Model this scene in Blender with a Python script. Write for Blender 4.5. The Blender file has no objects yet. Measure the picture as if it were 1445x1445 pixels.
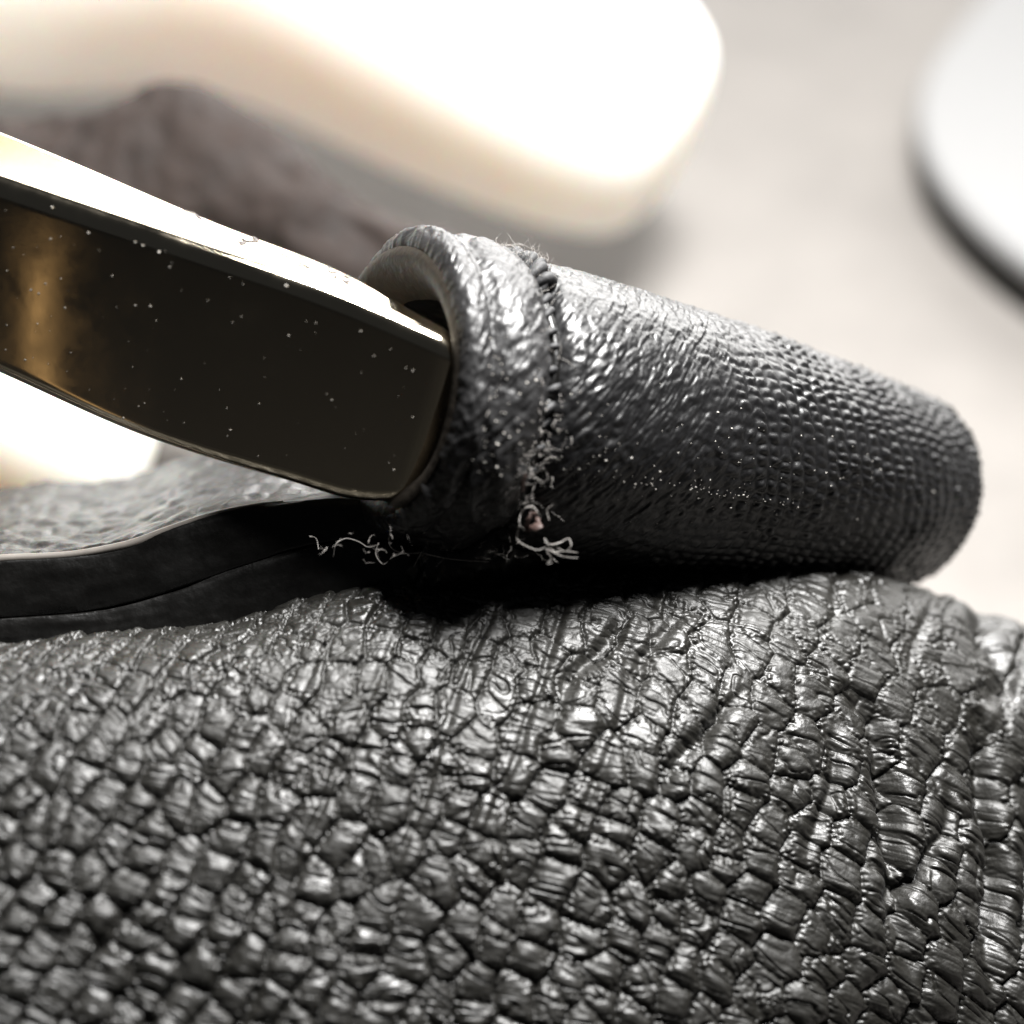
import bpy, bmesh, math, random
import numpy as np
from mathutils import Vector, Matrix, Euler
random.seed(7)
sc = bpy.context.scene
COL = sc.collection
sc.unit_settings.system = 'METRIC'
sc.unit_settings.scale_length = 0.01            # one Blender unit is one centimetre
sc.unit_settings.length_unit = 'CENTIMETERS'

# ------------------------------------------------------------------ camera
PITCH = math.radians(35)
D = 10.0                                        # cm from the lens to the metal ring's corner
K = 3.6 / 1445                                  # cm per photo pixel at that distance
CAMROT = Euler((math.pi/2 - PITCH, 0, 0)).to_matrix()
ROT = np.array(CAMROT)                          # columns: right, up, towards the camera
cam = bpy.data.objects.new('camera', bpy.data.cameras.new('camera')); COL.objects.link(cam)
cam.location = CAMROT @ Vector((0, 0, D)); cam.rotation_euler = (math.pi/2 - PITCH, 0, 0)
cam.data.sensor_width = 36; cam.data.lens = 100
cam.data.clip_start = 0.5; cam.data.clip_end = 500
cam.data.dof.use_dof = True; cam.data.dof.focus_distance = 9.95
cam.data.dof.aperture_fstop = 0.1 / 0.32
sc.camera = cam

# ------------------------------------------------------------------ light
w = bpy.data.worlds.new('World'); sc.world = w; w.use_nodes = True
w.node_tree.nodes['Background'].inputs[0].default_value = (0.9, 0.95, 1.0, 1)
w.node_tree.nodes['Background'].inputs[1].default_value = 0.022

def area(name, direction, dist, size, power, col, target=(0, 0, 0)):
    """direction in the camera-aligned frame"""
    l = bpy.data.lights.new(name, 'AREA'); l.shape = 'RECTANGLE'; l.size, l.size_y = size
    l.energy = power; l.color = col
    o = bpy.data.objects.new(name, l); COL.objects.link(o)
    t = CAMROT @ Vector(target); p = t + (CAMROT @ Vector(direction).normalized()) * dist
    o.location = p; o.rotation_euler = (t - p).to_track_quat('-Z', 'Y').to_euler()
    return o
area('window_light', (0.32, 0.78, -0.54), 42, (34, 22), 34000, (1.0, 0.985, 0.96))
area('desk_lamp', (2.0, 7.7, 3.1), 8.8, (3.4, 2.6), 5600, (1.0, 0.99, 0.975), (0, 0, 0))
sc.view_settings.view_transform = 'Standard'; sc.view_settings.look = 'None'
sc.view_settings.exposure = 0.0; sc.view_settings.gamma = 1.0
sc.cycles.use_denoising = True
sc.cycles.max_bounces = 8

# ------------------------------------------------------------------ helpers
def P(px, py, z=0.0):
    """photo pixel + depth (cm towards the camera from the focus plane) -> camera-aligned frame"""
    px = np.asarray(px, float); py = np.asarray(py, float); z = np.asarray(z, float) + 0*px
    s = (D - z) / D * K
    return np.stack([(px - 722.5)*s, (722.5 - py)*s, z], -1)
def W(p):                                       # camera-aligned frame -> world
    return np.asarray(p, float) @ ROT.T
def tag(o, label=None, cat=None, group=None, kind=None):
    if label: o['label'] = label
    if cat: o['category'] = cat
    if group: o['group'] = group
    if kind: o['kind'] = kind
    return o
def new_obj(name, me, mat, parent=None):
    o = bpy.data.objects.new(name, me); COL.objects.link(o)
    if mat: me.materials.append(mat)
    if parent is not None:
        o.parent = parent; o.matrix_parent_inverse = parent.matrix_basis.inverted()
    return o
def empty(name, loc):
    o = bpy.data.objects.new(name, None); COL.objects.link(o); o.empty_display_size = 0.3
    o.location = Vector(loc); return o
def mesh_np(name, V, F, mat, parent=None, uv=None, smooth=True):
    """V in the camera-aligned frame, F an (n,4) or (n,3) array"""
    V = W(V); F = np.asarray(F, np.int32); k = F.shape[1]
    me = bpy.data.meshes.new(name)
    me.vertices.add(len(V)); me.vertices.foreach_set('co', V.astype(np.float32).ravel())
    me.loops.add(F.size); me.loops.foreach_set('vertex_index', F.ravel())
    me.polygons.add(len(F)); me.polygons.foreach_set('loop_start', np.arange(0, F.size, k, dtype=np.int32))
    me.polygons.foreach_set('use_smooth', np.full(len(F), smooth))
    me.update(calc_edges=True)
    if uv is not None:
        l = me.uv_layers.new(name='uv'); l.data.foreach_set('uv', uv[F.ravel()].astype(np.float32).ravel())
    return new_obj(name, me, mat, parent)
def grid_faces(n, m, wrap=False):
    i = np.arange(n-1)[:, None]; j = np.arange(m if wrap else m-1)[None, :]
    a = i*m + j; b = i*m + (j+1) % m
    return np.stack([a, b, b+m, a+m], -1).reshape(-1, 4)
def grid_normals(G, wrap=False):
    du = np.gradient(G, axis=0)
    if wrap: dv = np.roll(G, -1, 1) - np.roll(G, 1, 1)
    else: dv = np.gradient(G, axis=1)
    n = np.cross(du, dv); return n / (np.linalg.norm(n, axis=-1, keepdims=True) + 1e-12)

# numpy noise ------------------------------------------------------
def _h(i, j, s):
    x = (i.astype(np.int64)*374761393 + j.astype(np.int64)*668265263 + s*1274126177) & 0xffffffff
    x = ((x ^ (x >> 13)) * 1103515245) & 0xffffffff
    x = ((x ^ (x >> 15)) * 2246822519) & 0xffffffff
    return ((x ^ (x >> 16)) & 0xffffff) / float(0xffffff)
def vnoise(x, y, s=0):
    i = np.floor(x); j = np.floor(y); fx = x-i; fy = y-j
    fx = fx*fx*fx*(fx*(fx*6-15)+10); fy = fy*fy*fy*(fy*(fy*6-15)+10)
    a = _h(i, j, s); b = _h(i+1, j, s); c = _h(i, j+1, s); d = _h(i+1, j+1, s)
    return (a + (b-a)*fx + (c-a)*fy + (a-b-c+d)*fx*fy)*2 - 1
def fbm(x, y, o=4, s=0):
    r = 0; a = 1.0; t = 0
    for k in range(o):
        r = r + a*vnoise(x*2**k + 13.7*k, y*2**k - 7.1*k, s+k); t += a; a *= .5
    return r/t
def ridge(x, y, o=3, s=0):
    r = 0; a = 1.0; t = 0
    for k in range(o):
        r = r + a*(1-np.abs(vnoise(x*2**k + 3.1*k, y*2**k + 9.7*k, s+k))*2); t += a; a *= .5
    return r/t
def voro(x, y, jit=.8, s=0, jy=None):
    jy = jit if jy is None else jy
    """F1, F2, offset to nearest point (dx, dy), id"""
    i0 = np.floor(x); j0 = np.floor(y)
    f1 = np.full(x.shape, 9.); f2 = np.full(x.shape, 9.); ox = np.zeros(x.shape); oy = np.zeros(x.shape); idn = np.zeros(x.shape)
    for di in (-1, 0, 1):
        for dj in (-1, 0, 1):
            ci = i0+di; cj = j0+dj
            qx = ci + .5 + jit*(_h(ci, cj, s)-.5); qy = cj + .5 + jy*(_h(ci, cj, s+51)-.5)
            dx = x-qx; dy = y-qy; d = np.hypot(dx, dy)
            m = d < f1
            f2 = np.where(m, f1, np.minimum(f2, d)); f1 = np.where(m, d, f1)
            ox = np.where(m, dx, ox); oy = np.where(m, dy, oy); idn = np.where(m, _h(ci, cj, s+99), idn)
    return f1, f2, ox, oy, idn
def sstep(a, b, x):
    t = np.clip((x-a)/(b-a), 0, 1); return t*t*(3-2*t)
def interp(x, pts):
    """smooth interpolation through (x, y) points"""
    p = np.array(pts, float); m = np.gradient(p[:, 1], p[:, 0])
    x = np.asarray(x, float); k = np.clip(np.searchsorted(p[:, 0], x)-1, 0, len(p)-2)
    h = p[k+1, 0]-p[k, 0]; t = np.clip((x-p[k, 0])/h, 0, 1)
    return ((2*t**3-3*t**2+1)*p[k, 1] + (t**3-2*t**2+t)*h*m[k] + (-2*t**3+3*t**2)*p[k+1, 1] + (t**3-t**2)*h*m[k+1])

# ------------------------------------------------------------------ materials
def mat(name, col, rough=.5, metal=0, coat=0, bump=(), rvar=0, cvar=0, sss=0, spec=.5, cscale=4, coat_rough=.2):
    m = bpy.data.materials.new(name); m.use_nodes = True; nt = m.node_tree; N = nt.nodes; L = nt.links
    b = N['Principled BSDF']
    b.inputs['Base Color'].default_value = (*col, 1); b.inputs['Roughness'].default_value = rough
    b.inputs['Metallic'].default_value = metal; b.inputs['Coat Weight'].default_value = coat
    b.inputs['Coat Roughness'].default_value = coat_rough
    b.inputs['Specular IOR Level'].default_value = spec
    tc = N.new('ShaderNodeTexCoord')
    if sss:
        b.inputs['Subsurface Weight'].default_value = sss
        b.inputs['Subsurface Radius'].default_value = (.9, .6, .45); b.inputs['Subsurface Scale'].default_value = 1
    if rvar or cvar:
        n = N.new('ShaderNodeTexNoise'); n.inputs['Scale'].default_value = cscale; n.inputs['Detail'].default_value = 8
        n.inputs['Roughness'].default_value = .65
        L.new(tc.outputs['Object'], n.inputs['Vector'])
        if rvar:
            r = N.new('ShaderNodeMapRange'); r.inputs[1].default_value = .3; r.inputs[2].default_value = .7
            r.inputs[3].default_value = max(.02, rough-rvar); r.inputs[4].default_value = rough+rvar
            L.new(n.outputs[0], r.inputs[0]); L.new(r.outputs[0], b.inputs['Roughness'])
        if cvar:
            r = N.new('ShaderNodeMix'); r.data_type = 'RGBA'
            r.inputs[6].default_value = (*[c*(1-cvar) for c in col], 1); r.inputs[7].default_value = (*[min(1, c*(1+cvar)) for c in col], 1)
            L.new(n.outputs[0], r.inputs[0]); L.new(r.outputs[2], b.inputs['Base Color'])
    prev = None
    for (kind, scale, strength, dist) in bump:
        if kind == 'v':
            t = N.new('ShaderNodeTexVoronoi'); t.inputs['Scale'].default_value = scale
        elif kind == 'e':
            t = N.new('ShaderNodeTexVoronoi'); t.feature = 'DISTANCE_TO_EDGE'; t.inputs['Scale'].default_value = scale
        else:
            t = N.new('ShaderNodeTexNoise'); t.inputs['Scale'].default_value = scale; t.inputs['Detail'].default_value = 6
        L.new(tc.outputs['Object'], t.inputs['Vector'])
        bp = N.new('ShaderNodeBump'); bp.inputs['Strength'].default_value = strength; bp.inputs['Distance'].default_value = dist
        L.new(t.outputs[0], bp.inputs['Height'])
        if prev: L.new(prev.outputs[0], bp.inputs['Normal'])
        prev = bp
    if prev: L.new(prev.outputs[0], b.inputs['Normal'])
    return m
M_BAG = mat('pebbled_black_leather', (.0102, .0096, .0080), .47, rvar=.15, cvar=.4, spec=.5, bump=[('n', 70, .6, .004)], cscale=7)
M_HANDLE = mat('fine_black_leather', (.0045, .0044, .0047), .40, rvar=.08, cvar=.3, spec=.45, bump=[('n', 70, .4, .004)], cscale=9)
M_COLLAR = mat('worn_black_leather', (.012, .0117, .012), .44, rvar=.12, cvar=.5, bump=[('n', 60, .6, .004)], cscale=8)
M_EDGE = mat('painted_leather_edge', (.0038, .0036, .0033), .36, rvar=.14, cvar=.4, spec=.30, bump=[('n', 30, .5, .006)], cscale=6)
M_LINING = mat('bare_brown_leather_edge', (.020, .016, .012), .6, spec=.25, rvar=.1, cvar=.5, bump=[('n', 30, .6, .008)], cscale=9)
M_RIM = mat('pale_worn_rim', (.15, .135, .12), .5, cvar=.5, cscale=12)
M_BACK = mat('dull_grey_black_leather', (.019, .0135, .0115), .8, spec=.25, rvar=.1, cvar=.9, bump=[('n', 5, .6, .1)], cscale=5)
M_RING = mat('polished_brass_metal', (.80, .71, .56), .09, metal=1, rvar=.07, bump=[('n', 3, .05, .01)])
M_ENGR = mat('engraved_groove', (.05, .04, .035), .7)
M_DUST = mat('dust', (.38, .36, .33), .8)
M_THREAD = mat('black_waxed_thread', (.02, .02, .021), .65, cvar=.4, bump=[('n', 80, .6, .004)], cscale=30)
M_FIBRE = mat('pale_fibre', (.22, .205, .19), .5)
M_TORN = mat('torn_brown_leather', (.045, .026, .021), .6, cvar=.5, bump=[('n', 40, .8, .006)], cscale=20)
M_SKIN = mat('skin', (.98, .92, .86), .5, sss=.8, bump=[('n', 8, .2, .01)], cvar=.06)
M_NAIL = mat('nail', (.85, .66, .58), .25, sss=.2)
M_CLOTH = mat('pale_grey_cloth', (.165, .154, .143), .9, cvar=.32, bump=[('n', 14, .4, .02)], cscale=.9)
M_TABLE = mat('added_dark_surface', (.007, .006, .005), .6, bump=[('n', 3, .2, .02)], cvar=.3)
M_TAN = mat('tan_reflection', (.12, .075, .03), .6, cvar=.2)
M_WHITE = mat('white_plastic', (.19, .19, .19), .7, cvar=.02, spec=.2)
M_FACE = mat('pale_face', (.34, .335, .33), .8, cvar=.05, spec=.2)
M_SHADE = mat('plate_shade', (.006, .006, .005), .9)  # shadow below the plate's rim, put in as near-black colour

# ------------------------------------------------------------------ setting: the pale cloth everything lies on
GZ = -2.1                                        # world height of the cloth
def sheet(name, x0, x1, y0, y1, n, z, m, wav, label):
    u = np.linspace(-1, 1, n); gx, gy = np.meshgrid(u, np.linspace(0, 1, n), indexing='ij')
    gx = (x0+x1)/2 + (x1-x0)/2*np.sign(gx)*np.abs(gx)**1.6; gy = y0 + (y1-y0)*gy**1.6
    gz = z + wav*fbm(gx*.25, gy*.25, 3, 5)
    o = mesh_np(name, np.stack([gx, gy, gz], -1).reshape(-1, 3) @ ROT, grid_faces(n, n), m)
    tag(o, label, None, None, 'structure'); return o
sheet('cloth', -60, 60, -3.5, 80, 160, GZ, M_CLOTH, .08, 'pale grey-beige cloth surface lying blurred behind the bag')
sheet('added_table', -70, 70, -50, 90, 20, GZ-.25, M_TABLE, 0, 'unseen dark table surface added for the ring to mirror')  # added out of view so the ring's face reflects something dark

# ------------------------------------------------------------------ the handbag: bulging pebbled leather
CREST = [(-2300, 1100), (-900, 940), (-300, 925), (0, 905), (300, 880), (600, 820), (800, 786), (1000, 786), (1200, 812), (1320, 850), (1445, 893), (1700, 985), (2300, 1150), (3000, 1500)]
def zc(px): return -.17 - .26*np.clip((px-722.5)*K, -2.4, 9) - .35*sstep(950, 1700, px)
A_, B_ = .85, 2.3
def nonuni(a, b, A, B, n, k):
    """n dense samples in [a,b], k coarser on either side out to A and B"""
    st = (b-a)/(n-1)
    def ext(L):
        t = np.arange(1, k+1)/k; q = (L-k*st)/1.0
        return st*k*t + q*t**2
    return np.concatenate([(a-ext(a-A))[::-1], np.linspace(a, b, n), b+ext(B-b)])
us = nonuni(-80, 1530, -2300, 3000, 1080, 70)
tt = np.linspace(math.radians(-75), math.radians(118), 4001)
ss = np.concatenate([[0], np.cumsum(np.hypot(np.diff(B_*np.cos(tt)), np.diff(A_*np.sin(tt))))])
s0 = np.interp(0, tt, ss)
vs = nonuni(s0-.22, s0+2.05, 0.0, s0+22.0, 660, 70)
ts = np.interp(vs, ss, tt); sv = vs - s0
Uu, Ss = np.meshgrid(us, sv, indexing='ij'); Tt = np.interp(Ss+s0, ss, tt)
c = P(Uu, interp(Uu, CREST), zc(Uu))
TB = math.radians(74); sB = np.interp(TB, tt, ss) - s0; yB, zB = B_*(1-math.cos(TB)), A_*math.sin(TB)
ovr = np.maximum(Ss-sB, 0); Tt = np.minimum(Tt, TB)
psi = math.atan2(B_*math.sin(TB), A_*math.cos(TB)); 
oo = np.linspace(0, 30, 3001); pso = psi - sstep(0, 1.6, oo)*.78
oy_ = np.cumsum(np.sin(pso))*.01; oz_ = np.cumsum(np.cos(pso))*.01
big = .05*fbm(Uu*K*.9+3, Ss*.9, 3, 21)
G = np.stack([c[..., 0], c[..., 1] - B_*(1-np.cos(Tt)) - np.interp(ovr, oo, oy_), c[..., 2] + A_*np.sin(Tt) + np.interp(ovr, oo, oz_)], -1)
Nn = grid_normals(G)
if Nn[500, 400, 2] < 0: Nn = -Nn
X = Uu*K; Y = -Ss                                 # surface coordinates in cm, X right, Y up
px_, py_ = Uu, 722.5 - G[..., 1]/((D-G[..., 2])/D*K)
def pebble(X, Y):
    wx = X + .034*fbm(X*2.4, Y*2.4, 3, 1); wy = Y + .034*fbm(X*2.4+9, Y*2.4, 3, 2)
    # rows of pebbles run from lower left to upper right and stand more upright towards the right
    a = math.radians(56); kx = sstep(-.6, 2.4, X)
    r = wx*math.sin(a) - (wy+.9)*math.cos(a)*(1-.55*kx) + .03*np.sin(wy*1.6); q = wx*math.cos(a) + wy*math.sin(a)
    f1, f2, ox, oy, idn = voro(r/.110, q/.114, .40, 11, .92)
    e = f2-f1
    wgt = ox**2/(ox**2+oy**2+1e-6)                 # 1 at the long row valleys, 0 at the short cross valleys
    fl = sstep(900, 1150, py_)                     # flat plates near the crest, round pebbles in front
    ww = .34 + .30*fl
    t = np.clip(e/ww, 0, 1); dome = np.sqrt(1-(1-t)**2)
    dome = 1-(1-dome)*(.25+.75*np.maximum(wgt, fl*.45))
    lean = (ox*.80 - oy*.10)
    hgt = dome*(.80 + .25*(1-f1**2)*fl + (.62+.10*fl)*lean)*(.80+.40*idn)
    # granules and pinholes in the valleys
    k1, k2, _, _, ki = voro(wx/.024, wy/.024, .9, 23)
    valley = (1-sstep(.10, .50, e + .16*fbm(X*9, Y*9, 2, 31)))*(.30+.70*wgt)
    gran = sstep(0, .6, k2-k1)*(1-.9*k1)*(.5+ki)
    rr = r/.108 + .5*fbm(r*3.2, q*1.2, 3, 41)
    groove = np.exp(-((rr/2.3-np.round(rr/2.3))/.06)**2)*sstep(-.3, .2, fbm(X*1.3, Y*1.3, 2, 43))
    # thin sharp creases that run down to the right, turned a little differently on each pebble
    lx = ox*.108*math.sin(a)+oy*.112*math.cos(a); ly = -ox*.108*math.cos(a)+oy*.112*math.sin(a)
    an = math.radians(-26) + (idn-.5)*.8
    cu = lx*np.cos(an)+ly*np.sin(an)+idn*17; cv = -lx*np.sin(an)+ly*np.cos(an) + .008*fbm(X*14, Y*14, 2, 47)
    n1 = vnoise(cu*9, cv*30+idn*11, 53)
    cr = -np.exp(-(n1/.12)**2) + .6*n1
    a2 = math.radians(-24); cu2 = wx*math.cos(a2)+wy*math.sin(a2); cv2 = -wx*math.sin(a2)+wy*math.cos(a2)
    n2 = vnoise(cu2*11+2*idn, cv2*44, 59)
    cr2 = -np.exp(-(n2/.2)**2) + .6*n2 + .5*vnoise(cu2*30, cv2*90, 60)
    return hgt, valley, gran, groove, cr, cr2
hgt, valley, gran, groove, cr, cr2 = pebble(X, Y)
low = sstep(830, 1250, py_)                       # relief grows towards the foreground
right = sstep(700, 1300, px_)*(1-low)
amp = .023 + .011*low - .008*right
H = amp*hgt + .009*valley*(gran-.55) - .012*groove + (.0070+.004*low)*(1-.8*valley)*cr + .0026*cr2 + .05*fbm(X*.9+3, Y*.9, 2, 21) + .02*fbm(X*2.6, Y*2.6, 2, 22)
# long folds on the right: polylines in photo pixels, (points, half width, depth)
FOLDS = [([(1175, 960), (1212, 1020), (1222, 1100), (1224, 1200), (1222, 1290), (1240, 1400)], 11, .060),
         ([(1342, 1000), (1356, 1080), (1360, 1160), (1362, 1230), (1352, 1330), (1330, 1445)], 11, .065),
         ([(1405, 1080), (1420, 1180), (1418, 1260), (1400, 1340)], 12, .055),
         ([(1060, 950), (1000, 1010), (930, 1090), (880, 1180)], 9, .022),
         ([(885, 850), (862, 900), (800, 960), (760, 1040)], 9, .026),
         ([(960, 850), (900, 930), (880, 985)], 8, .022),
         ([(1385, 850), (1370, 900), (1395, 960), (1350, 1000)], 14, .04),
         ([(1155, 1010), (1150, 1080), (1135, 1150), (1090, 1250)], 8, .022),
         ([(1300, 1090), (1290, 1180), (1255, 1240), (1180, 1290)], 8, .026)]
jx = px_ + 9*fbm(X*5, Y*5, 3, 61)
for pts, wd, dp in FOLDS:
    pts = np.array(pts, float); best = np.full(px_.shape, 1e9); sgn = np.zeros(px_.shape)
    L = len(pts)-1
    for k in range(L):
        a, b = pts[k], pts[k+1]; ab = b-a
        t = np.clip(((jx-a[0])*ab[0] + (py_-a[1])*ab[1])/(ab@ab), 0, 1)
        dx = jx-(a[0]+t*ab[0]); dy = py_-(a[1]+t*ab[1]); d = np.hypot(dx, dy)
        u_ = np.sin(math.pi*np.clip((k+t)/L, 0, 1))**.8
        sgn = np.where(d < best, u_, sgn); best = np.minimum(best, d)
    dp = dp*sgn*1.25; wd = wd*1.25
    H = H - dp*np.exp(-(best/wd)**2) + dp*.22*np.exp(-((best-wd*3.2)/(wd*2.4))**2)
G = G + Nn*H[..., None]
bag = empty('handbag', W(P(722, 1445, -1.5)))
tag(bag, 'bulging black pebbled leather handbag side across the foreground', 'handbag')
bag_uv = np.stack([X, Y], -1).reshape(-1, 2)
bp = mesh_np('leather_panel', G.reshape(-1, 3), grid_faces(*Uu.shape), M_BAG, bag)
del hgt, valley, gran, groove, cr, cr2, H

# ------------------------------------------------------------------ the rolled handle
handle = empty('bag_handle', W(P(1000, 620, -1.0)))
tag(handle, 'rolled black leather handle with stitched collar resting on the pebbled bag', 'bag handle')
# axis: (px, py, z, radius px at that depth)
AX = [(585, 545, .10), (770, 586, -.08), (1000, 635, -.42), (1200, 677, -.88), (1262, 688, -1.12)]
axp = np.array([P(*a) for a in AX])
axs = np.concatenate([[0], np.cumsum(np.linalg.norm(np.diff(axp, axis=0), axis=1))])
def axis_at(s):
    s = np.asarray(s, float); d0 = (axp[1]-axp[0])/axs[1]; d1 = (axp[-1]-axp[-2])/(axs[-1]-axs[-2])
    return np.stack([interp(s, list(zip(axs, axp[:, k]))) + np.minimum(s, 0)*d0[k] + np.maximum(s-axs[-1], 0)*d1[k] for k in range(3)], -1)
def tube_grid(sv, rad, nth, th0=0, th1=2*math.pi, wrap=True):
    C = axis_at(sv); T = np.gradient(C, axis=0); T /= np.linalg.norm(T, axis=1, keepdims=True)
    up = np.array([0, 1., 0]); A = np.cross(up, T)*-1; A /= np.linalg.norm(A, axis=1, keepdims=True)   # towards the camera
    if A[0, 2] < 0: A = -A
    Bv = np.cross(T, A); Bv *= np.sign(Bv[:, 1:2])
    th = np.linspace(th0, th1, nth, endpoint=not wrap)
    R = rad if rad.ndim == 2 else rad[:, None]
    return C[:, None] + (A[:, None]*np.cos(th)[None, :, None] + Bv[:, None]*np.sin(th)[None, :, None])*R[..., None], th
L_ = axs[-1]
def lean(t, wgt):
    return -.19*wgt*.5*(1-np.cos(t + math.radians(30)))
# grip: from the seam to the rounded right end
s_seam = float(np.interp(703, [a[0] for a in AX], axs))
ns, nth = 620, 560
sg = np.linspace(s_seam-.06, L_+.13, ns)
def grip_r(s):
    r = interp(s, [(s_seam-.1, .43), (s_seam, .455), (s_seam+.05, .505), (s_seam+.12, .518), (s_seam+.3, .514), (s_seam+.8, .482), (L_-.4, .415), (L_, .385), (L_+.3, .37)])
    end = np.clip((L_+.13 - s)/.17, 0, 1)
    return r*np.clip(1-(1-end)**3.2, 0, 1)**.55
rg = grip_r(sg)
Gg, th = tube_grid(np.minimum(sg, L_+.13), np.maximum(rg, .002), nth)
Tg = (axp[1]-axp[0])/axs[1]; Gg = Gg + Tg*(lean(th[None, :], .35*sstep(s_seam+.35, s_seam, sg)[:, None]))[..., None]
Ng = grid_normals(Gg, True)
if ((Gg[200, 0]-Gg[200, nth//2]) @ Ng[200, 0]) < 0: Ng = -Ng
S2, T2 = np.meshgrid(sg - s_seam, th, indexing='ij'); Q = T2*.52
Tw = T2
per = 2*math.pi*.52
def wrapn(f, q):                                 # blend so the texture closes round the tube (the join is at the back underside)
    return f(q)
qq = (T2 + math.pi*.75) % (2*math.pi) * .52
rowx = (S2 + .10*np.sin(T2-.3) + .020*fbm(S2*4, qq*4, 3, 71))/.054
rowy = qq/.045 + .45*fbm(S2*6, qq*6, 2, 72)
f1, f2, ox, oy, idn = voro(rowx, rowy, .32, 73, .55)
dots = (sstep(.0, .6, f2-f1)*.5+.5*np.exp(-(f1/.30)**2))*(.6+.8*idn)*(.85+.5*fbm(S2*5, qq*5, 2, 70))
near = 1-sstep(.35, .95, S2 + .12*fbm(S2*2, qq*2, 2, 74))
aa = math.radians(62)
cu = S2*math.cos(aa)+qq*math.sin(aa)*1; cv = -S2*math.sin(aa)+qq*math.cos(aa)
streak = ridge(cu*9, cv*34, 3, 75)
w1, w2, _, _, wi = voro(cv/.040+.2*fbm(cu*8, cv*8, 2, 79), cu/.10, .9, 77)
web = sstep(0, .4, w2-w1)
Hg = (1-near)*.0120*dots + near*(.0022*web + .0032*streak + .0028*ridge(cu*22, cv*70, 2, 87)) + .006*fbm(S2*3, qq*3, 3, 78) + .0025*fbm(S2*30, qq*30, 2, 80)
fade = sstep(0, .12, L_+.13 - sg)[:, None]
Gg = Gg + Ng*(Hg*fade)[..., None]
grip = mesh_np('rolled_grip', Gg.reshape(-1, 3), grid_faces(ns, nth, True), M_HANDLE, handle)

# collar: the leather folded round the metal ring, left of the seam, with its open mouth
nc = 300; ntc = 420
# profile (s, r): outside seam -> over the rim -> down inside the mouth
prof = [(s_seam+.015, .455), (s_seam-.02, .50), (s_seam-.05, .528), (s_seam-.09, .540), (s_seam-.13, .542), (s_seam-.17, .532),
        (s_seam-.195, .515), (s_seam-.21, .508), (s_seam-.23, .518), (s_seam-.265, .520), (s_seam-.30, .500), (s_seam-.315, .46), (s_seam-.30, .42), (s_seam-.25, .39), (s_seam-.12, .375), (s_seam+.05, .37), (s_seam+.3, .36)]
pr = np.array(prof); kk = np.linspace(0, len(pr)-1, nc)
ps = interp(kk, list(enumerate(pr[:, 0]))); prr = interp(kk, list(enumerate(pr[:, 1])))
# tube_grid needs increasing s for tangents, so evaluate frames separately
def tube_any(sv, R, th):
    C = axis_at(sv); e = .02; T = axis_at(sv+e)-axis_at(sv-e); T[np.linalg.norm(T, axis=1) < 1e-6] = axp[1]-axp[0]
    T /= np.linalg.norm(T, axis=1, keepdims=True)
    wl = .35 + .65*sstep(s_seam-.08, s_seam-.26, sv)
    A = np.cross(T, np.array([0, 1., 0])); A /= np.linalg.norm(A, axis=1, keepdims=True); A *= np.sign(A[:, 2:3])
    Bv = np.cross(T, A); Bv *= np.sign(Bv[:, 1:2])
    return C[:, None] + (A[:, None]*np.cos(th)[None, :, None] + Bv[:, None]*np.sin(th)[None, :, None])*R[..., None] + T[:, None]*lean(th[None, :], wl[:, None])[..., None]
thc = np.linspace(0, 2*math.pi, ntc, endpoint=False)
Pc, Tc = np.meshgrid(ps, thc, indexing='ij')
# the mouth is drawn out to the left at the top (the fold bulges over the ring)
qc = (Tc + math.pi*.75) % (2*math.pi) * .52
Rc = prr[:, None] + .012*fbm(Pc*2, qc*2, 2, 81) + 0*Tc
topb = np.exp(-((Tc-math.pi*.5)/.55)**2)
Rc = Rc + .035*topb*np.exp(-((Pc-(s_seam-.24))/.12)**2)
lowb = np.exp(-((Tc-math.pi*1.72)/.45)**2)
Gc = np.zeros((nc, ntc, 3))
Gc = tube_any(ps, Rc, thc)
Nc = grid_normals(Gc, True)
if ((Gc[30, 0]-Gc[30, ntc//2]) @ Nc[30, 0]) < 0: Nc = -Nc
aa = math.radians(60)
cu = Pc*math.cos(aa)+qc*math.sin(aa); cv = -Pc*math.sin(aa)+qc*math.cos(aa)
Hc = .0035*ridge(cu*8, cv*30, 3, 82) + .004*ridge(cu*20, cv*70, 2, 89) + .004*fbm(Pc*9, qc*6, 3, 83) + .003*fbm(Pc*30, qc*30, 2, 84)
shadeside = np.exp(-((((Tc+math.pi) % (2*math.pi)) - math.pi + .75)/.55)**2)    # rucked lower front
Hc = Hc + shadeside*(.030*ridge(Pc*7+Tc*1.2, Tc*1.2, 2, 85)*sstep(s_seam-.32, s_seam-.2, Pc) + .012*fbm(Pc*14, qc*14, 3, 86))
Hc = Hc*(Rc > .37); Gc = Gc + Nc*Hc[..., None]
collar = mesh_np('collar', Gc.reshape(-1, 3), grid_faces(nc, ntc, True), M_COLLAR, handle)
tag(collar, 'worn leather collar folded round the metal ring')

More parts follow.
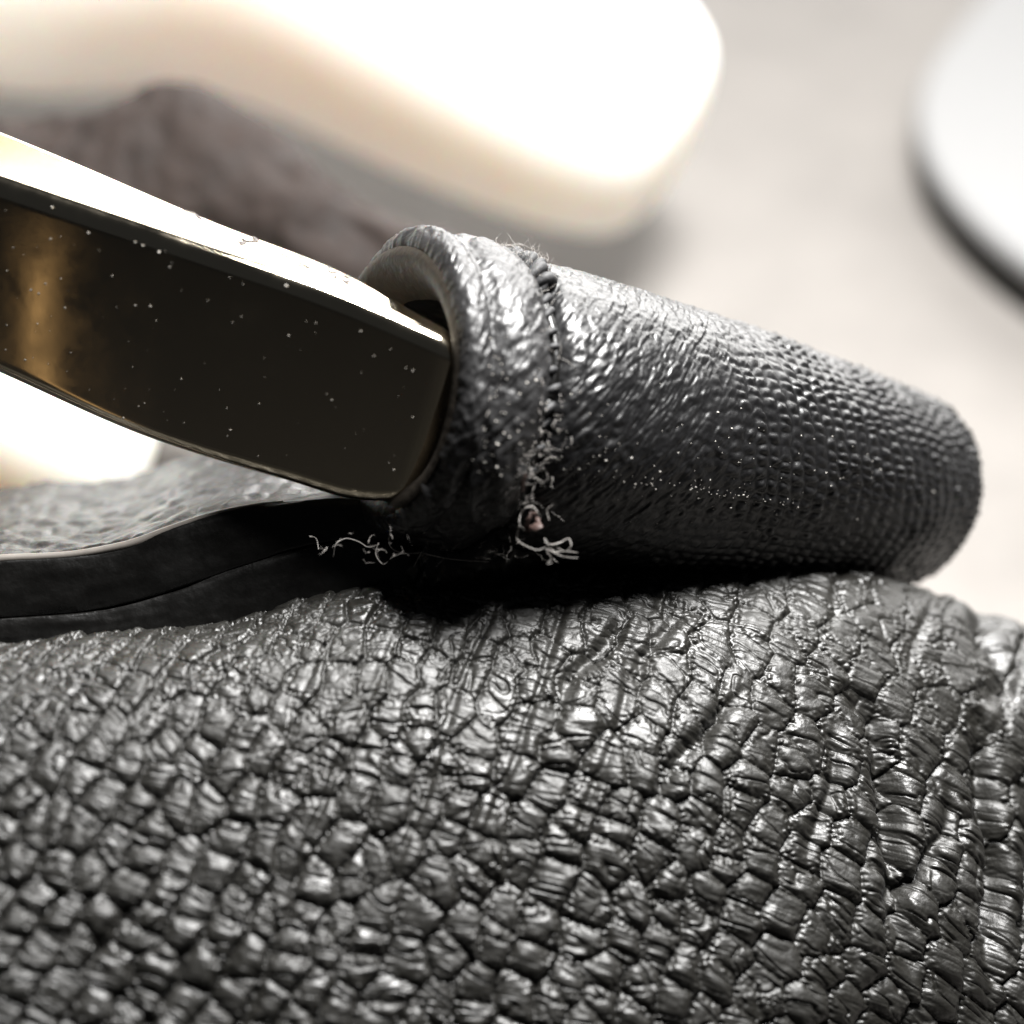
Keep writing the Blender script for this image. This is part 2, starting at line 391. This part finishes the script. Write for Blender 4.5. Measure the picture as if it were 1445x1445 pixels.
# tube along a polyline (camera-aligned frame)
def tube(name, pts, rad, m, parent, n=8, sub=6, twist=0):
    pts = np.array(pts, float); k = np.arange(len(pts)); t = np.linspace(0, len(pts)-1, (len(pts)-1)*sub+1)
    C = np.stack([interp(t, list(zip(k, pts[:, i]))) for i in range(3)], -1)
    r = np.interp(t, k, rad) if np.ndim(rad) else np.full(len(t), rad)
    T = np.gradient(C, axis=0); T /= np.linalg.norm(T, axis=1, keepdims=True)+1e-9
    ref = np.array([.13, .21, .97]); A = np.cross(T, ref); A /= np.linalg.norm(A, axis=1, keepdims=True)+1e-9; Bn = np.cross(T, A)
    a = np.linspace(0, 2*math.pi, n, endpoint=False)
    V = C[:, None] + r[:, None, None]*(A[:, None]*np.cos(a)[None, :, None] + Bn[:, None]*np.sin(a)[None, :, None])
    F = grid_faces(len(t), n, True)
    V = np.concatenate([V.reshape(-1, 3), C[:1], C[-1:]]); c0 = len(V)-2; last = (len(t)-1)*n
    caps = [[c0, (j+1) % n, j, j] for j in range(n)]
    me_F = [list(f) for f in F] + [[c0, (j+1) % n, j] for j in range(n)] + [[c0+1, last+j, last+(j+1) % n] for j in range(n)]
    me = bpy.data.meshes.new(name); me.from_pydata([tuple(v) for v in W(V)], [], me_F)
    me.polygons.foreach_set('use_smooth', [True]*len(me.polygons)); me.update()
    return new_obj(name, me, m, parent)

# seam groove cord and its stitches: each stitch a plump slanted thread crossing the seam
def ring_pt(s, t, r):
    return tube_any(np.array([s]), np.array([[r]]), np.array([t]))[0, 0]
seam = tube('seam_cord', [ring_pt(s_seam+.003+.012*math.sin(a*5), a, .468) for a in np.linspace(0, 2*math.pi, 41)], .022, M_EDGE, handle, 8, 4)
a = math.radians(-30)
while a < math.radians(170):
    top_ = a > math.radians(48); j = random.uniform(-.010, .010)
    rr = (.522 if top_ else .478) + random.uniform(-.008, .008); wdt = random.uniform(.030, .050) if top_ else .030
    k_ = random.uniform(.75, 1.2)*(1 if top_ else .6); sl = random.uniform(.02, .11)
    tube('stitch', [ring_pt(s_seam-wdt-.01+j, a-sl, rr-.035), ring_pt(s_seam-wdt*.5+j, a-sl*.5, rr+.006), ring_pt(s_seam+j, a, rr+.014),
                    ring_pt(s_seam+wdt*.5+j, a+sl*.5, rr+.006), ring_pt(s_seam+wdt+j, a+sl, rr-.035)], [.012*k_, .018*k_, .020*k_, .018*k_, .012*k_], M_THREAD, handle, 8, 3)
    a += random.uniform(.07, .11) if top_ else random.uniform(.10, .24)

# brown bare edge lining the mouth
tm = np.linspace(0, 2*math.pi, 61)
nr = 90
ee = np.linspace(0, 1, 14)
Rm = np.zeros((181, 14, 3)); 
for i_, t_ in enumerate(np.linspace(0, 2*math.pi, 181)):
    for j_, e_ in enumerate(ee):
        rr = .468 - .16*e_ + .006*math.sin(t_*7)*e_ + .010*math.sin(math.pi*e_)
        Rm[i_, j_] = ring_pt(s_seam-.318-.020*math.sin(math.pi*e_)+.10*e_*e_, t_, rr)
lining = mesh_np('edge_lining', Rm.reshape(-1, 3), grid_faces(181, 14), M_LINING, handle)
tag(lining, 'brown bare leather edge round the mouth of the collar')

# flat strap that leaves the collar to the lower left: two glued layers
def strap_layer(name, f):
    top, bot = f
    n1, n2 = 260, 120
    px = np.linspace(-420, 730, n1)
    ty = interp(px, top); by = interp(px, bot)
    zf = .08 - .08*(px/640) - .22*sstep(600, 730, px)
    # cross-section runs front top edge -> back, closed with rounded front
    rows = []
    V = np.zeros((n1, n2, 3))
    for i_ in range(n1):
        ft = P(px[i_], ty[i_], zf[i_]); fb = P(px[i_], by[i_], zf[i_]+.02)
        h = (ft[1]-fb[1]); back = np.array([-.05, .10, -1.0])*1.15
        for j_ in range(n2):
            q = j_/(n2-1)
            if q < .25:   # underside, back to front
                w_ = q/.25; p = fb + back*(1-w_)
            elif q < .45: # front edge
                a_ = (q-.25)/.20*math.pi
                mid = (ft+fb)/2; p = mid + np.array([0, -math.cos(a_)*h/2, max(0, math.sin(a_))**.7*.018*(1 if math.sin(a_) > 0 else 0)])
            else:         # top face, front to back
                w_ = (q-.45)/.55; p = ft + back*w_ + np.array([0, .16*w_, 0])
            V[i_, j_] = p
    N_ = grid_normals(V); 
    if N_[130, 100, 1] < 0: N_ = -N_
    Xs, Qs = np.meshgrid(px*K, np.linspace(0, 2.2, n2), indexing='ij')
    f1, f2, _, _, idn = voro(Xs/.10+.2*fbm(Xs*5, Qs*5, 2, 5), Qs/.12, .9, 91)
    onface = (np.linspace(0, 1, n2) > .48)[None, :]
    V = V + N_*(onface*(.006*sstep(0, .4, f2-f1)+.010*ridge(Xs*6-Qs*3, Qs*6+Xs*3, 3, 93)) + .007*fbm(Xs*5, Qs*9, 3, 92))[..., None]
    o = mesh_np(name, V.reshape(-1, 3), grid_faces(n1, n2), M_COLLAR, handle); o.data.materials.append(M_EDGE)
    jj = np.tile(np.arange(n2-1), n1-1); o.data.polygons.foreach_set('material_index', (jj < .47*n2).astype(np.int32)); return o
TOPL = [(-420, 850), (-100, 805), (0, 790), (100, 785), (180, 770), (230, 748), (300, 727), (400, 708), (470, 703), (560, 712), (640, 728), (730, 745)]
MIDL = [(-420, 905), (-100, 880), (0, 872), (130, 862), (250, 832), (330, 803), (450, 768), (560, 762), (640, 768), (730, 775)]
BOTL = [(-420, 965), (-100, 925), (0, 918), (100, 916), (300, 890), (450, 858), (560, 842), (640, 828), (730, 812)]
up_ = strap_layer('strap_layer', (TOPL, MIDL)); lo_ = strap_layer('strap_layer', (MIDL, BOTL))
tag(up_, 'upper layer of the flat strap with a pale worn rim'); tag(lo_, 'lower layer of the flat strap')
rimp = [(-200, 815), (-60, 797), (0, 789), (60, 786), (110, 782), (170, 771), (200, 761), (235, 746), (300, 724), (360, 712), (400, 706)]
tube('strap_rim', [P(x, y+1+random.uniform(-2, 2), .085-.08*x/640) for x, y in rimp], [.012, .014, .016, .015, .014, .015, .016, .014, .011, .008, .004], M_RIM, handle, 8, 5)
# tab: rucked leather running from the collar down to the strap
n1, n2 = 120, 90
V = np.zeros((n1, n2, 3))
for i_ in range(n1):
    q = i_/(n1-1)
    a0 = P(interp(q, [(0, 575), (.5, 640), (1, 745)]), interp(q, [(0, 712), (.5, 700), (1, 660)]), interp(q, [(0, .03), (.5, .03), (1, .12)]))
    a1 = P(interp(q, [(0, 560), (.5, 650), (1, 765)]), interp(q, [(0, 858), (.5, 840), (1, 806)]), interp(q, [(0, .06), (.5, .04), (1, -.02)]))
    for j_ in range(n2):
        r_ = j_/(n2-1)
        V[i_, j_] = a0*(1-r_)+a1*r_ + np.array([0, 0, float(sstep(0, .4, q))*.10*math.sin(math.pi*r_)**.7 - .05*(1-float(sstep(0, .3, q)))])
N_ = grid_normals(V); N_ = -N_ if N_[60, 45, 2] < 0 else N_
Xs, Qs = np.meshgrid(np.linspace(0, .9, n1), np.linspace(0, .35, n2), indexing='ij')
V = V + N_*(.028*ridge(Xs*5+Qs*7, Qs*2.0, 2, 95) + .008*fbm(Xs*14, Qs*14, 3, 96))[..., None]
tab = mesh_np('tab', V.reshape(-1, 3), grid_faces(n1, n2), M_EDGE, handle)

# torn scrap of brown leather and the loose fibres round the seam
scr = []
for k in range(16):
    a = k/16*2*math.pi
    r_ = (13, 19)[k % 2] * (1 + .2*math.sin(3*a))
    scr.append(P(752+r_*.9*math.cos(a), 738+r_*1.05*math.sin(a), (.375+.03*math.sin(2*a))))
inn = [p*.45 + P(748, 733, .33)*.55 for p in scr]
V = np.array(scr+inn); F = [[k, (k+1) % 16, 16+(k+1) % 16, 16+k] for k in range(16)]
tornm = mesh_np('torn_scrap', V, F, M_TORN, handle); tornm.modifiers.new('thick', 'SOLIDIFY').thickness = .015
s2 = tornm.modifiers.new('sub', 'SUBSURF'); s2.levels = s2.render_levels = 2
V = np.array([P(728, 655, .44), P(738, 658, .47), P(744, 672, .45), P(740, 692, .43), P(733, 688, .41), P(730, 670, .43)])
me = bpy.data.meshes.new('torn_scrap'); me.from_pydata([tuple(v) for v in W(V)], [], [range(6)]); o = new_obj('torn_scrap', me, M_TORN, handle)
o.modifiers.new('thick', 'SOLIDIFY').thickness = .012
FIB = [[(733, 742), (729, 760), (742, 770), (758, 776), (770, 772)], [(768, 760), (775, 768), (790, 766), (802, 760), (806, 770), (797, 778), (786, 772)],
       [(770, 775), (785, 779), (800, 778), (815, 780)], [(775, 776), (790, 784), (806, 787), (816, 787)], [(772, 780), (778, 788), (772, 796), (780, 794)],
       [(742, 716), (735, 725), (733, 738), (740, 748)], [(742, 716), (752, 715), (758, 722), (764, 732)], [(775, 735), (772, 720), (780, 712)],
       [(470, 786), (474, 768), (488, 760), (505, 764), (520, 772), (535, 768)], [(551, 748), (549, 765), (556, 776), (575, 781), (598, 779)],
       [(534, 766), (530, 782), (540, 796), (548, 792)], [(437, 757), (446, 760), (450, 776)], [(598, 781), (630, 788), (660, 791), (690, 793)],
       [(594, 780), (584, 800)], [(715, 690), (702, 680), (698, 664), (708, 655), (722, 662)],
       [(725, 648), (716, 640), (712, 630)], [(735, 665), (728, 645), (722, 628)], [(740, 650), (752, 645), (748, 638)], [(720, 685), (712, 672), (716, 650)],
       [(760, 562), (756, 566), (752, 575)], [(768, 650), (778, 645), (786, 647), (784, 655)], [(692, 352), (712, 346), (732, 350), (745, 358), (752, 366)],
       [(700, 349), (722, 352), (740, 361)], [(715, 347), (735, 345), (752, 352)], [(790, 572), (800, 578), (812, 574)]]
fz = {0: .32, 8: .30}
for k, pl in enumerate(FIB):
    z0 = .42 if pl[0][1] > 600 else (.28 if pl[0][1] > 500 else -.18)
    if pl[0][0] < 620 and pl[0][1] > 700: z0 = .20
    tube('loose_fibre', [P(x, y, z0+random.uniform(-.02, .02)) for x, y in pl], [random.uniform(.7, 1.2)*v_ for v_ in np.linspace(.0024, .0009, len(pl))], M_FIBRE, handle, 6, 8)

def lint(name, parent, pts, m, lo, hi, kindlabel):
    Vs, Fs = [], []
    ico = [(0, 0, 1), (1, 0, 0), (0, 1, 0), (-1, 0, 0), (0, -1, 0), (0, 0, -1)]
    fc = [(0, 1, 2), (0, 2, 3), (0, 3, 4), (0, 4, 1), (5, 2, 1), (5, 3, 2), (5, 4, 3), (5, 1, 4)]
    for p in pts:
        r = lo+(hi-lo)*random.random()**2.2; b = len(Vs)
        st = random.uniform(.8, 1.8)
        for q in ico: Vs.append(np.array(p)+np.array([q[0]*r*st, q[1]*r, q[2]*r*.7]))
        Fs += [tuple(b+x for x in f) for f in fc]
    o = mesh_np(name, np.array(Vs), np.array(Fs), m, parent); tag(o, kindlabel, None, None, 'stuff'); return o
def fuzz(n, where, label):
    Vs, Fs = [], []
    for _ in range(n):
        p, nr_ = where(); d = np.array([random.gauss(0, 1) for _ in range(3)]); d /= np.linalg.norm(d); d = d*.8 + nr_*.5
        L = random.uniform(.02, .09); C = [p]; 
        for k in range(6):
            d = d + np.array([random.gauss(0, .35) for _ in range(3)]); d /= np.linalg.norm(d); C.append(C[-1]+d*L/6)
        r_ = random.uniform(.0008, .0018); b = len(Vs)
        for k, c_ in enumerate(C):
            for m_ in range(3): Vs.append(c_ + np.array([math.cos(m_*2.1), math.sin(m_*2.1), .3*m_-.3])*r_*(1-k/8))
        for k in range(6):
            for m_ in range(3): Fs.append([b+k*3+m_, b+k*3+(m_+1) % 3, b+k*3+3+(m_+1) % 3, b+k*3+3+m_])
    o = mesh_np('fuzz', np.array(Vs), np.array(Fs), M_FIBRE, handle); tag(o, label, None, None, 'stuff')
def w_seam():
    t_ = random.choice([random.gauss(-.5, .22), random.uniform(-.6, 1.4), random.gauss(1.35, .2)])
    p = ring_pt(s_seam+random.gauss(-.02, .035), t_, .535); c_ = ring_pt(s_seam, t_, .3); n_ = p-c_; return p, n_/np.linalg.norm(n_)
fuzz(170, w_seam, 'fine frayed fuzz along the seam')
def w_low():
    return P(random.uniform(440, 800), 790-abs(random.gauss(0, 22)), .30+random.uniform(-.05, .03)), np.array([0, .3, 1.])
fuzz(40, w_low, 'fine frayed fuzz under the collar')
pts = []
for k in range(300):
    i_ = random.randint(12, 480); t_ = random.gauss(-.30, .28); j_ = int((t_ % (2*math.pi))/(2*math.pi)*nth) % nth
    if random.random() < math.exp(-i_/260): pts.append(Gg[i_, j_])
for k in range(90):                                # a faint line of lint along the side
    i_ = random.randint(5, 300); j_ = int(((-.42+.03*random.gauss(0, 1)) % (2*math.pi))/(2*math.pi)*nth) % nth; pts.append(Gg[i_, j_])
lint('lint', handle, pts, M_DUST, .0015, .0042, 'pale specks of lint on the handle')
pts = []
for k in range(150):
    i_ = random.randint(10, 150); t_ = random.gauss(-.35, .35); pts.append(Gc[i_, int((t_ % (2*math.pi))/(2*math.pi)*ntc) % ntc])
lint('lint', handle, pts, M_DUST, .0015, .005, 'pale specks of lint on the collar')

# ------------------------------------------------------------------ the metal ring
ringroot = empty('metal_ring', W(P(300, 490, .3)))
tag(ringroot, 'polished dark brass ring of flat bar, threaded through the collar', 'ring')
hv = np.array([.27, .86, .43]); hv /= np.linalg.norm(hv)
e1 = np.array([.93, -.293, .06]); e1 -= hv*(e1@hv); e1 /= np.linalg.norm(e1)
e2 = np.cross(hv, e1); e2 = e2 if e2[2] < 0 else -e2          # away from the camera
RT = .34                                           # bar thickness
corner = P(668, 634, .36)                          # outermost point of the front face at the corner
def ring_path():
    """outer face line in (a, b): a along e1, b along e2 (away from the camera); open at the end hidden in the collar"""
    r = .22; pts = []
    Lb = 4.4
    for t in np.linspace(0, math.pi, 40)[:-1]: pts.append((-Lb-.9*math.sin(t), .95+.95*math.cos(t)))
    for t in np.linspace(0, 1, 90)[:-1]: pts.append((-Lb + (Lb-r)*t, 0))
    for t in np.linspace(0, math.pi/2, 40)[:-1]: pts.append((-r+r*math.sin(t), r-r*math.cos(t)))
    for t in np.linspace(0, 1, 8): pts.append((-.10*t, r+.10*t))
    return np.array(pts)
pp = ring_path(); npth = len(pp)
T = np.gradient(pp, axis=0); T /= np.linalg.norm(T, axis=1, keepdims=True)
out = np.stack([T[:, 1], -T[:, 0]], -1)            # outward for this winding
if out[80, 1] > 0: out = -out
# section: rounded rectangle, u outwards (0 at the outer face, -RT inner), v along hv
HH = [(-4.6, .62), (-1.7, .70), (-1.1, .755), (-.6, .735), (-.3, .685), (-.20, .635), (-.08, .51), (0, .33)]
OFF = [(-4.6, .30), (-2.4, .06), (-1.7, .03), (-1.1, .002), (-.6, .008), (-.3, .010), (-.20, .025), (-.08, .07), (0, .135)]
TH = [(-4.6, .55), (-1.7, .42), (-1.1, .30), (-.6, .24), (-.3, .16), (0, .10)]
def section(hh, th, bev=.055, nb=9):
    c = []; bev = min(bev, th*.45)
    for (cx, cy, a0) in ((-bev, hh/2-bev, 0), (-th+bev, hh/2-bev, 90), (-th+bev, -hh/2+bev, 180), (-bev, -hh/2+bev, 270)):
        c0, s0_ = math.cos(math.radians(a0)), math.sin(math.radians(a0)); e_ = min(.02, th*.04)
        c.append((cx+bev*c0+s0_*e_, cy+bev*s0_-c0*e_))
        for k in range(nb):
            a = math.radians(a0 + 90*k/(nb-1)); c.append((cx+bev*math.cos(a), cy+bev*math.sin(a)))
        c.append((cx-bev*s0_-c0*e_, cy+bev*c0-s0_*e_))
    return np.array(c)
V = []
for i_ in range(npth):
    a, b = pp[i_]
    hh = float(interp(min(a, 0), HH)); th_ = float(interp(min(a, 0), TH)) if i_ > 39 else .38
    if i_ > 128: hh -= .10*(i_-128)/max(1, npth-128)
    sec = section(hh, th_)
    ov = e1*out[i_, 0]+e2*out[i_, 1]
    V.append((corner + e1*a + e2*b)[None] + ov[None]*sec[:, :1] + hv[None]*(sec[:, 1:]+float(interp(min(a, 0), OFF))))
V = np.array(V)
band = mesh_np('band', V.reshape(-1, 3), grid_faces(npth, V.shape[1], True), M_RING, ringroot)
# engraved marks along the top edge, as far as the photograph lets them be read
def top_pt(a, q, lift=.0015):                        # a along the bar, q 0..1 from outer to inner edge
    th_ = float(interp(a, TH)); hh = float(interp(a, HH))
    return corner + e1*a + e2*(.03+(th_-.06)*q) + hv*(hh/2+lift+float(interp(a, OFF)))
def engr(strokes, a0, sa, wd=.0035, name='engraved_mark'):
    bm = bmesh.new()
    for st in strokes:
        for (x0, y0), (x1, y1) in zip(st[:-1], st[1:]):
            p, q = top_pt(a0+x0*sa, .45+.5*y0), top_pt(a0+x1*sa, .45+.5*y1)
            d = q-p; d /= np.linalg.norm(d)+1e-9; nrm = np.cross(hv, d)*wd
            vs_ = [bm.verts.new(tuple(W(x + hv*z))) for z in (0, .002) for x in (p-nrm, p+nrm, q+nrm, q-nrm)]
            bm.faces.new(vs_[4:])
            for k in range(4): bm.faces.new((vs_[k], vs_[(k+1) % 4], vs_[4+(k+1) % 4], vs_[4+k]))
    me = bpy.data.meshes.new(name); bm.to_mesh(me); bm.free(); return new_obj(name, me, M_ENGR, ringroot)
engr([[(0, .9), (.5, 1), (1, .8)]], -1.22, .08, .003)
engr([[(.1, .55), (.5, .5), (1, .8), (.6, .95)], [(0, .2), (.5, .35), (.3, .0)], [(.8, .35), (1, .4)]], -.99, .06, .005)
engr([[(0, .5), (1.2, .2)], [(0, .25), (1.1, .0)], [(.5, .8), (1, .7)]], -.84, .11, .003)
engr([[(0, .9), (.2, .5), (.6, .75), (.8, .3), (.5, .2)], [(1.1, .7), (1.5, .75), (1.6, .4), (1.2, .35), (1.7, .1)]], -.67, .055, .0045)
def face_i(a): return int(np.argmin(np.where(np.arange(npth) > 39, abs(pp[:, 0]-a), 9)))
pts = []
for k in range(130):
    a = -random.random()**.8*1.9-.05; i_ = face_i(a)
    ov = e1*out[i_, 0]+e2*out[i_, 1]; hh = float(interp(a, HH)); pts.append(corner+e1*a+e2*pp[i_, 1]+hv*(random.uniform(-.46, .46)*hh+float(interp(a, OFF)))+ov*.003)
lint('dust', ringroot, pts, M_DUST, .0010, .0052, 'pale dust specks on the polished face')

# ------------------------------------------------------------------ the dull strap behind the ring
n1, n2 = 200, 70
px = np.linspace(-700, 800, n1)
top = interp(px, [(-700, 260), (-200, 190), (0, 172), (90, 178), (160, 160), (240, 130), (300, 132), (360, 178), (450, 236), (560, 305), (660, 345), (760, 372), (800, 400)])
bot = interp(px, [(-700, 560), (-200, 470), (0, 440), (300, 470), (500, 520), (660, 520), (800, 480)])
V = np.zeros((n1, n2, 3)); z = interp(px, [(-700, -2.9), (0, -2.8), (400, -2.7), (800, -2.5)])
for i_ in range(n1):
    ctr = P(px[i_], (top[i_]+bot[i_])/2, z[i_]); hh = (P(px[i_], top[i_], z[i_])-P(px[i_], bot[i_], z[i_]))[1]/2
    for j_ in range(n2):
        a = 2*math.pi*j_/n2
        V[i_, j_] = ctr + np.array([0, math.copysign(abs(math.sin(a))**.8, math.sin(a))*hh, math.copysign(abs(math.cos(a))**.6, math.cos(a))*.32])
N_ = grid_normals(V, True)
if ((V[100, 0]-V[100, n2//2]) @ N_[100, 0]) < 0: N_ = -N_
Xs, Qs = np.meshgrid(px*K, np.linspace(0, 3.2, n2, endpoint=False), indexing='ij')
V = V + N_*(.07*fbm(Xs*3, Qs*3, 4, 101) + .03*ridge(Xs*5, Qs*2, 2, 102))[..., None]
back = mesh_np('leather_strap', V.reshape(-1, 3), grid_faces(n1, n2, True), M_BACK)
tag(back, 'dull blurred dark leather strap behind the metal ring, held by the fingers', 'strap')

# an unseen tan strip, added at the left so the ring mirrors a tan band
Lp = np.array([(-1.95, -1.75, .75), (-2.55, -1.30, 1.35), (-3.1, -1.57, 1.95), (-3.78, -2.08, 3.0), (-4.45, -2.62, 4.07), (-5.2, -3.5, 5.0), (-5.9, -4.8, 5.8)])
tq = np.linspace(0, 6, 121); C_ = np.stack([interp(tq, list(zip(range(7), Lp[:, k]))) for k in range(3)], -1)
wid = np.array([.93, -.29, .06]); nrm_ = np.array([.49, .62, -.62]); V = []
for c_ in C_:
    for a_, b_ in ((-1, 0), (-.8, 1), (.8, 1), (1, 0), (.8, -1), (-.8, -1)): V.append(c_ + wid*.065*a_ + nrm_*.05*b_)
tan = mesh_np('reflection_strip', np.array(V), grid_faces(121, 6, True), M_TAN)
tag(tan, 'narrow unseen strip added to give the tan band mirrored in the ring', 'leather loop')

# ------------------------------------------------------------------ the hand
hand = empty('hand', W(P(-800, -600, -5)))
tag(hand, 'brightly lit hand reaching in from the upper left, gripping the dark strap', 'hand')
def skinned(name, nodes, edges, root, m, parent, lv=3):
    me = bpy.data.meshes.new(name); me.from_pydata([tuple(W(P(*n_[:3]))) for n_ in nodes], edges, [])
    o = new_obj(name, me, m, parent)
    sk = o.modifiers.new('skin', 'SKIN'); sk.use_smooth_shade = True; sk.branch_smoothing = .6
    for v_, n_ in zip(me.skin_vertices[0].data, nodes): v_.radius = (n_[3], n_[3]); v_.use_root = False
    me.skin_vertices[0].data[root].use_root = True
    s_ = o.modifiers.new('sub', 'SUBSURF'); s_.levels = s_.render_levels = lv
    return o
ND = [(-1500, -900, -7.5, 2.4), (-1050, -560, -6.6, 2.5), (-700, -330, -5.9, 1.9),       # wrist, palm, knuckles
      (-330, -300, -5.6, 1.65), (60, -205, -5.3, 1.52), (330, -190, -5.1, 1.25), (530, -85, -5.0, 1.14), (690, 35, -4.9, 1.0), (815, 128, -4.85, .82), (905, 180, -4.85, .70), (975, 212, -4.85, .50),   # index finger
      (-520, 120, -5.0, 1.0), (-380, 400, -3.0, .85), (-190, 510, -2.2, .72), (20, 570, -1.9, .74), (225, 575, -1.8, .62),       # middle finger
      (-900, 250, -5.4, .95), (-760, 560, -4.8, .82), (-560, 680, -4.4, .70), (-430, 690, -4.2, .52),              # ring finger
      (-1200, 350, -5.6, .85), (-1080, 600, -5.2, .70), (-960, 720, -4.9, .55), (-880, 740, -4.8, .45),                           # little finger
      (-600, -900, -5.0, 1.1), (-200, -1000, -3.8, .95), (150, -900, -3.0, .85), (330, -820, -2.7, .62)]              # thumb
ED = [(0, 1), (1, 2), (2, 3), (3, 4), (4, 5), (5, 6), (6, 7), (7, 8), (8, 9), (9, 10), (2, 11), (11, 12), (12, 13), (13, 14), (14, 15), (2, 16), (16, 17), (17, 18), (18, 19),
      (1, 20), (20, 21), (21, 22), (22, 23), (1, 24), (24, 25), (25, 26), (26, 27)]
skinned('skin', ND, ED, 1, M_SKIN, hand)

# ------------------------------------------------------------------ white rounded plate on the cloth, upper right
def ground_pt(px, py, h=0.0):
    """world point on the cloth (raised h) seen at a photo pixel"""
    d = W(P(px, py, 0)) - np.array(cam.location); o = np.array(cam.location)
    t = (GZ+h - o[2])/d[2]; return o + d*t
plate = empty('plate', ground_pt(1500, 150)); 
tag(plate, 'white rounded plate with a raised rim lying on the cloth at the upper right', 'plate')
def slab(name, poly, z0, z1, bev, m, hole=None):
    bm = bmesh.new()
    vs_ = [bm.verts.new((x, y, z0)) for x, y in poly]; f = bm.faces.new(vs_)
    r = bmesh.ops.extrude_face_region(bm, geom=[f]); 
    for v_ in r['geom']:
        if isinstance(v_, bmesh.types.BMVert): v_.co.z = z1
    bmesh.ops.recalc_face_normals(bm, faces=bm.faces)
    me = bpy.data.meshes.new(name); bm.to_mesh(me); bm.free(); o = new_obj(name, me, m, plate)
    b = o.modifiers.new('bevel', 'BEVEL'); b.width = bev; b.segments = 5; b.limit_method = 'ANGLE'
    return o
HP = .30
cA = ground_pt(1243, 205, HP)[:2]; cB = ground_pt(1445, 340, HP)[:2]; cC = ground_pt(1330, 70, HP)[:2]; 
dB = ground_pt(1500, 382, HP)[:2]-ground_pt(1283, 232, HP)[:2]; dB /= np.linalg.norm(dB)
dC = ground_pt(1480, -70, HP)[:2]-ground_pt(1283, 190, HP)[:2]; dC /= np.linalg.norm(dC)
corner2 = cA - (dB+dC)*.12
def rounded(org, inset, r, LB, LC):
    org = org + (dB+dC)*inset*1.0; pts = []
    p0 = org+dC*r; p1 = org; p2 = org+dB*r
    for k in range(15):
        t = k/14; pts.append((1-t)**2*p0 + 2*t*(1-t)*p1 + t*t*p2)
    far = [org+dB*(LB-inset*2), org+dB*(LB-2*inset)+dC*(LC-2*inset), org+dC*(LC-2*inset)]
    return pts+far
slab('underside', rounded(corner2, .03, 1.5, 8, 6), GZ+.0, GZ+.16, .02, M_SHADE)  # dark slab stands in for the shade beneath the rim
slab('rim', rounded(corner2, 0, 1.5, 8, 6), GZ+.16, GZ+HP, .06, M_WHITE)
slab('face', rounded(corner2, .55, 1.0, 8, 6), GZ+.18, GZ+HP-.06, .03, M_FACE)
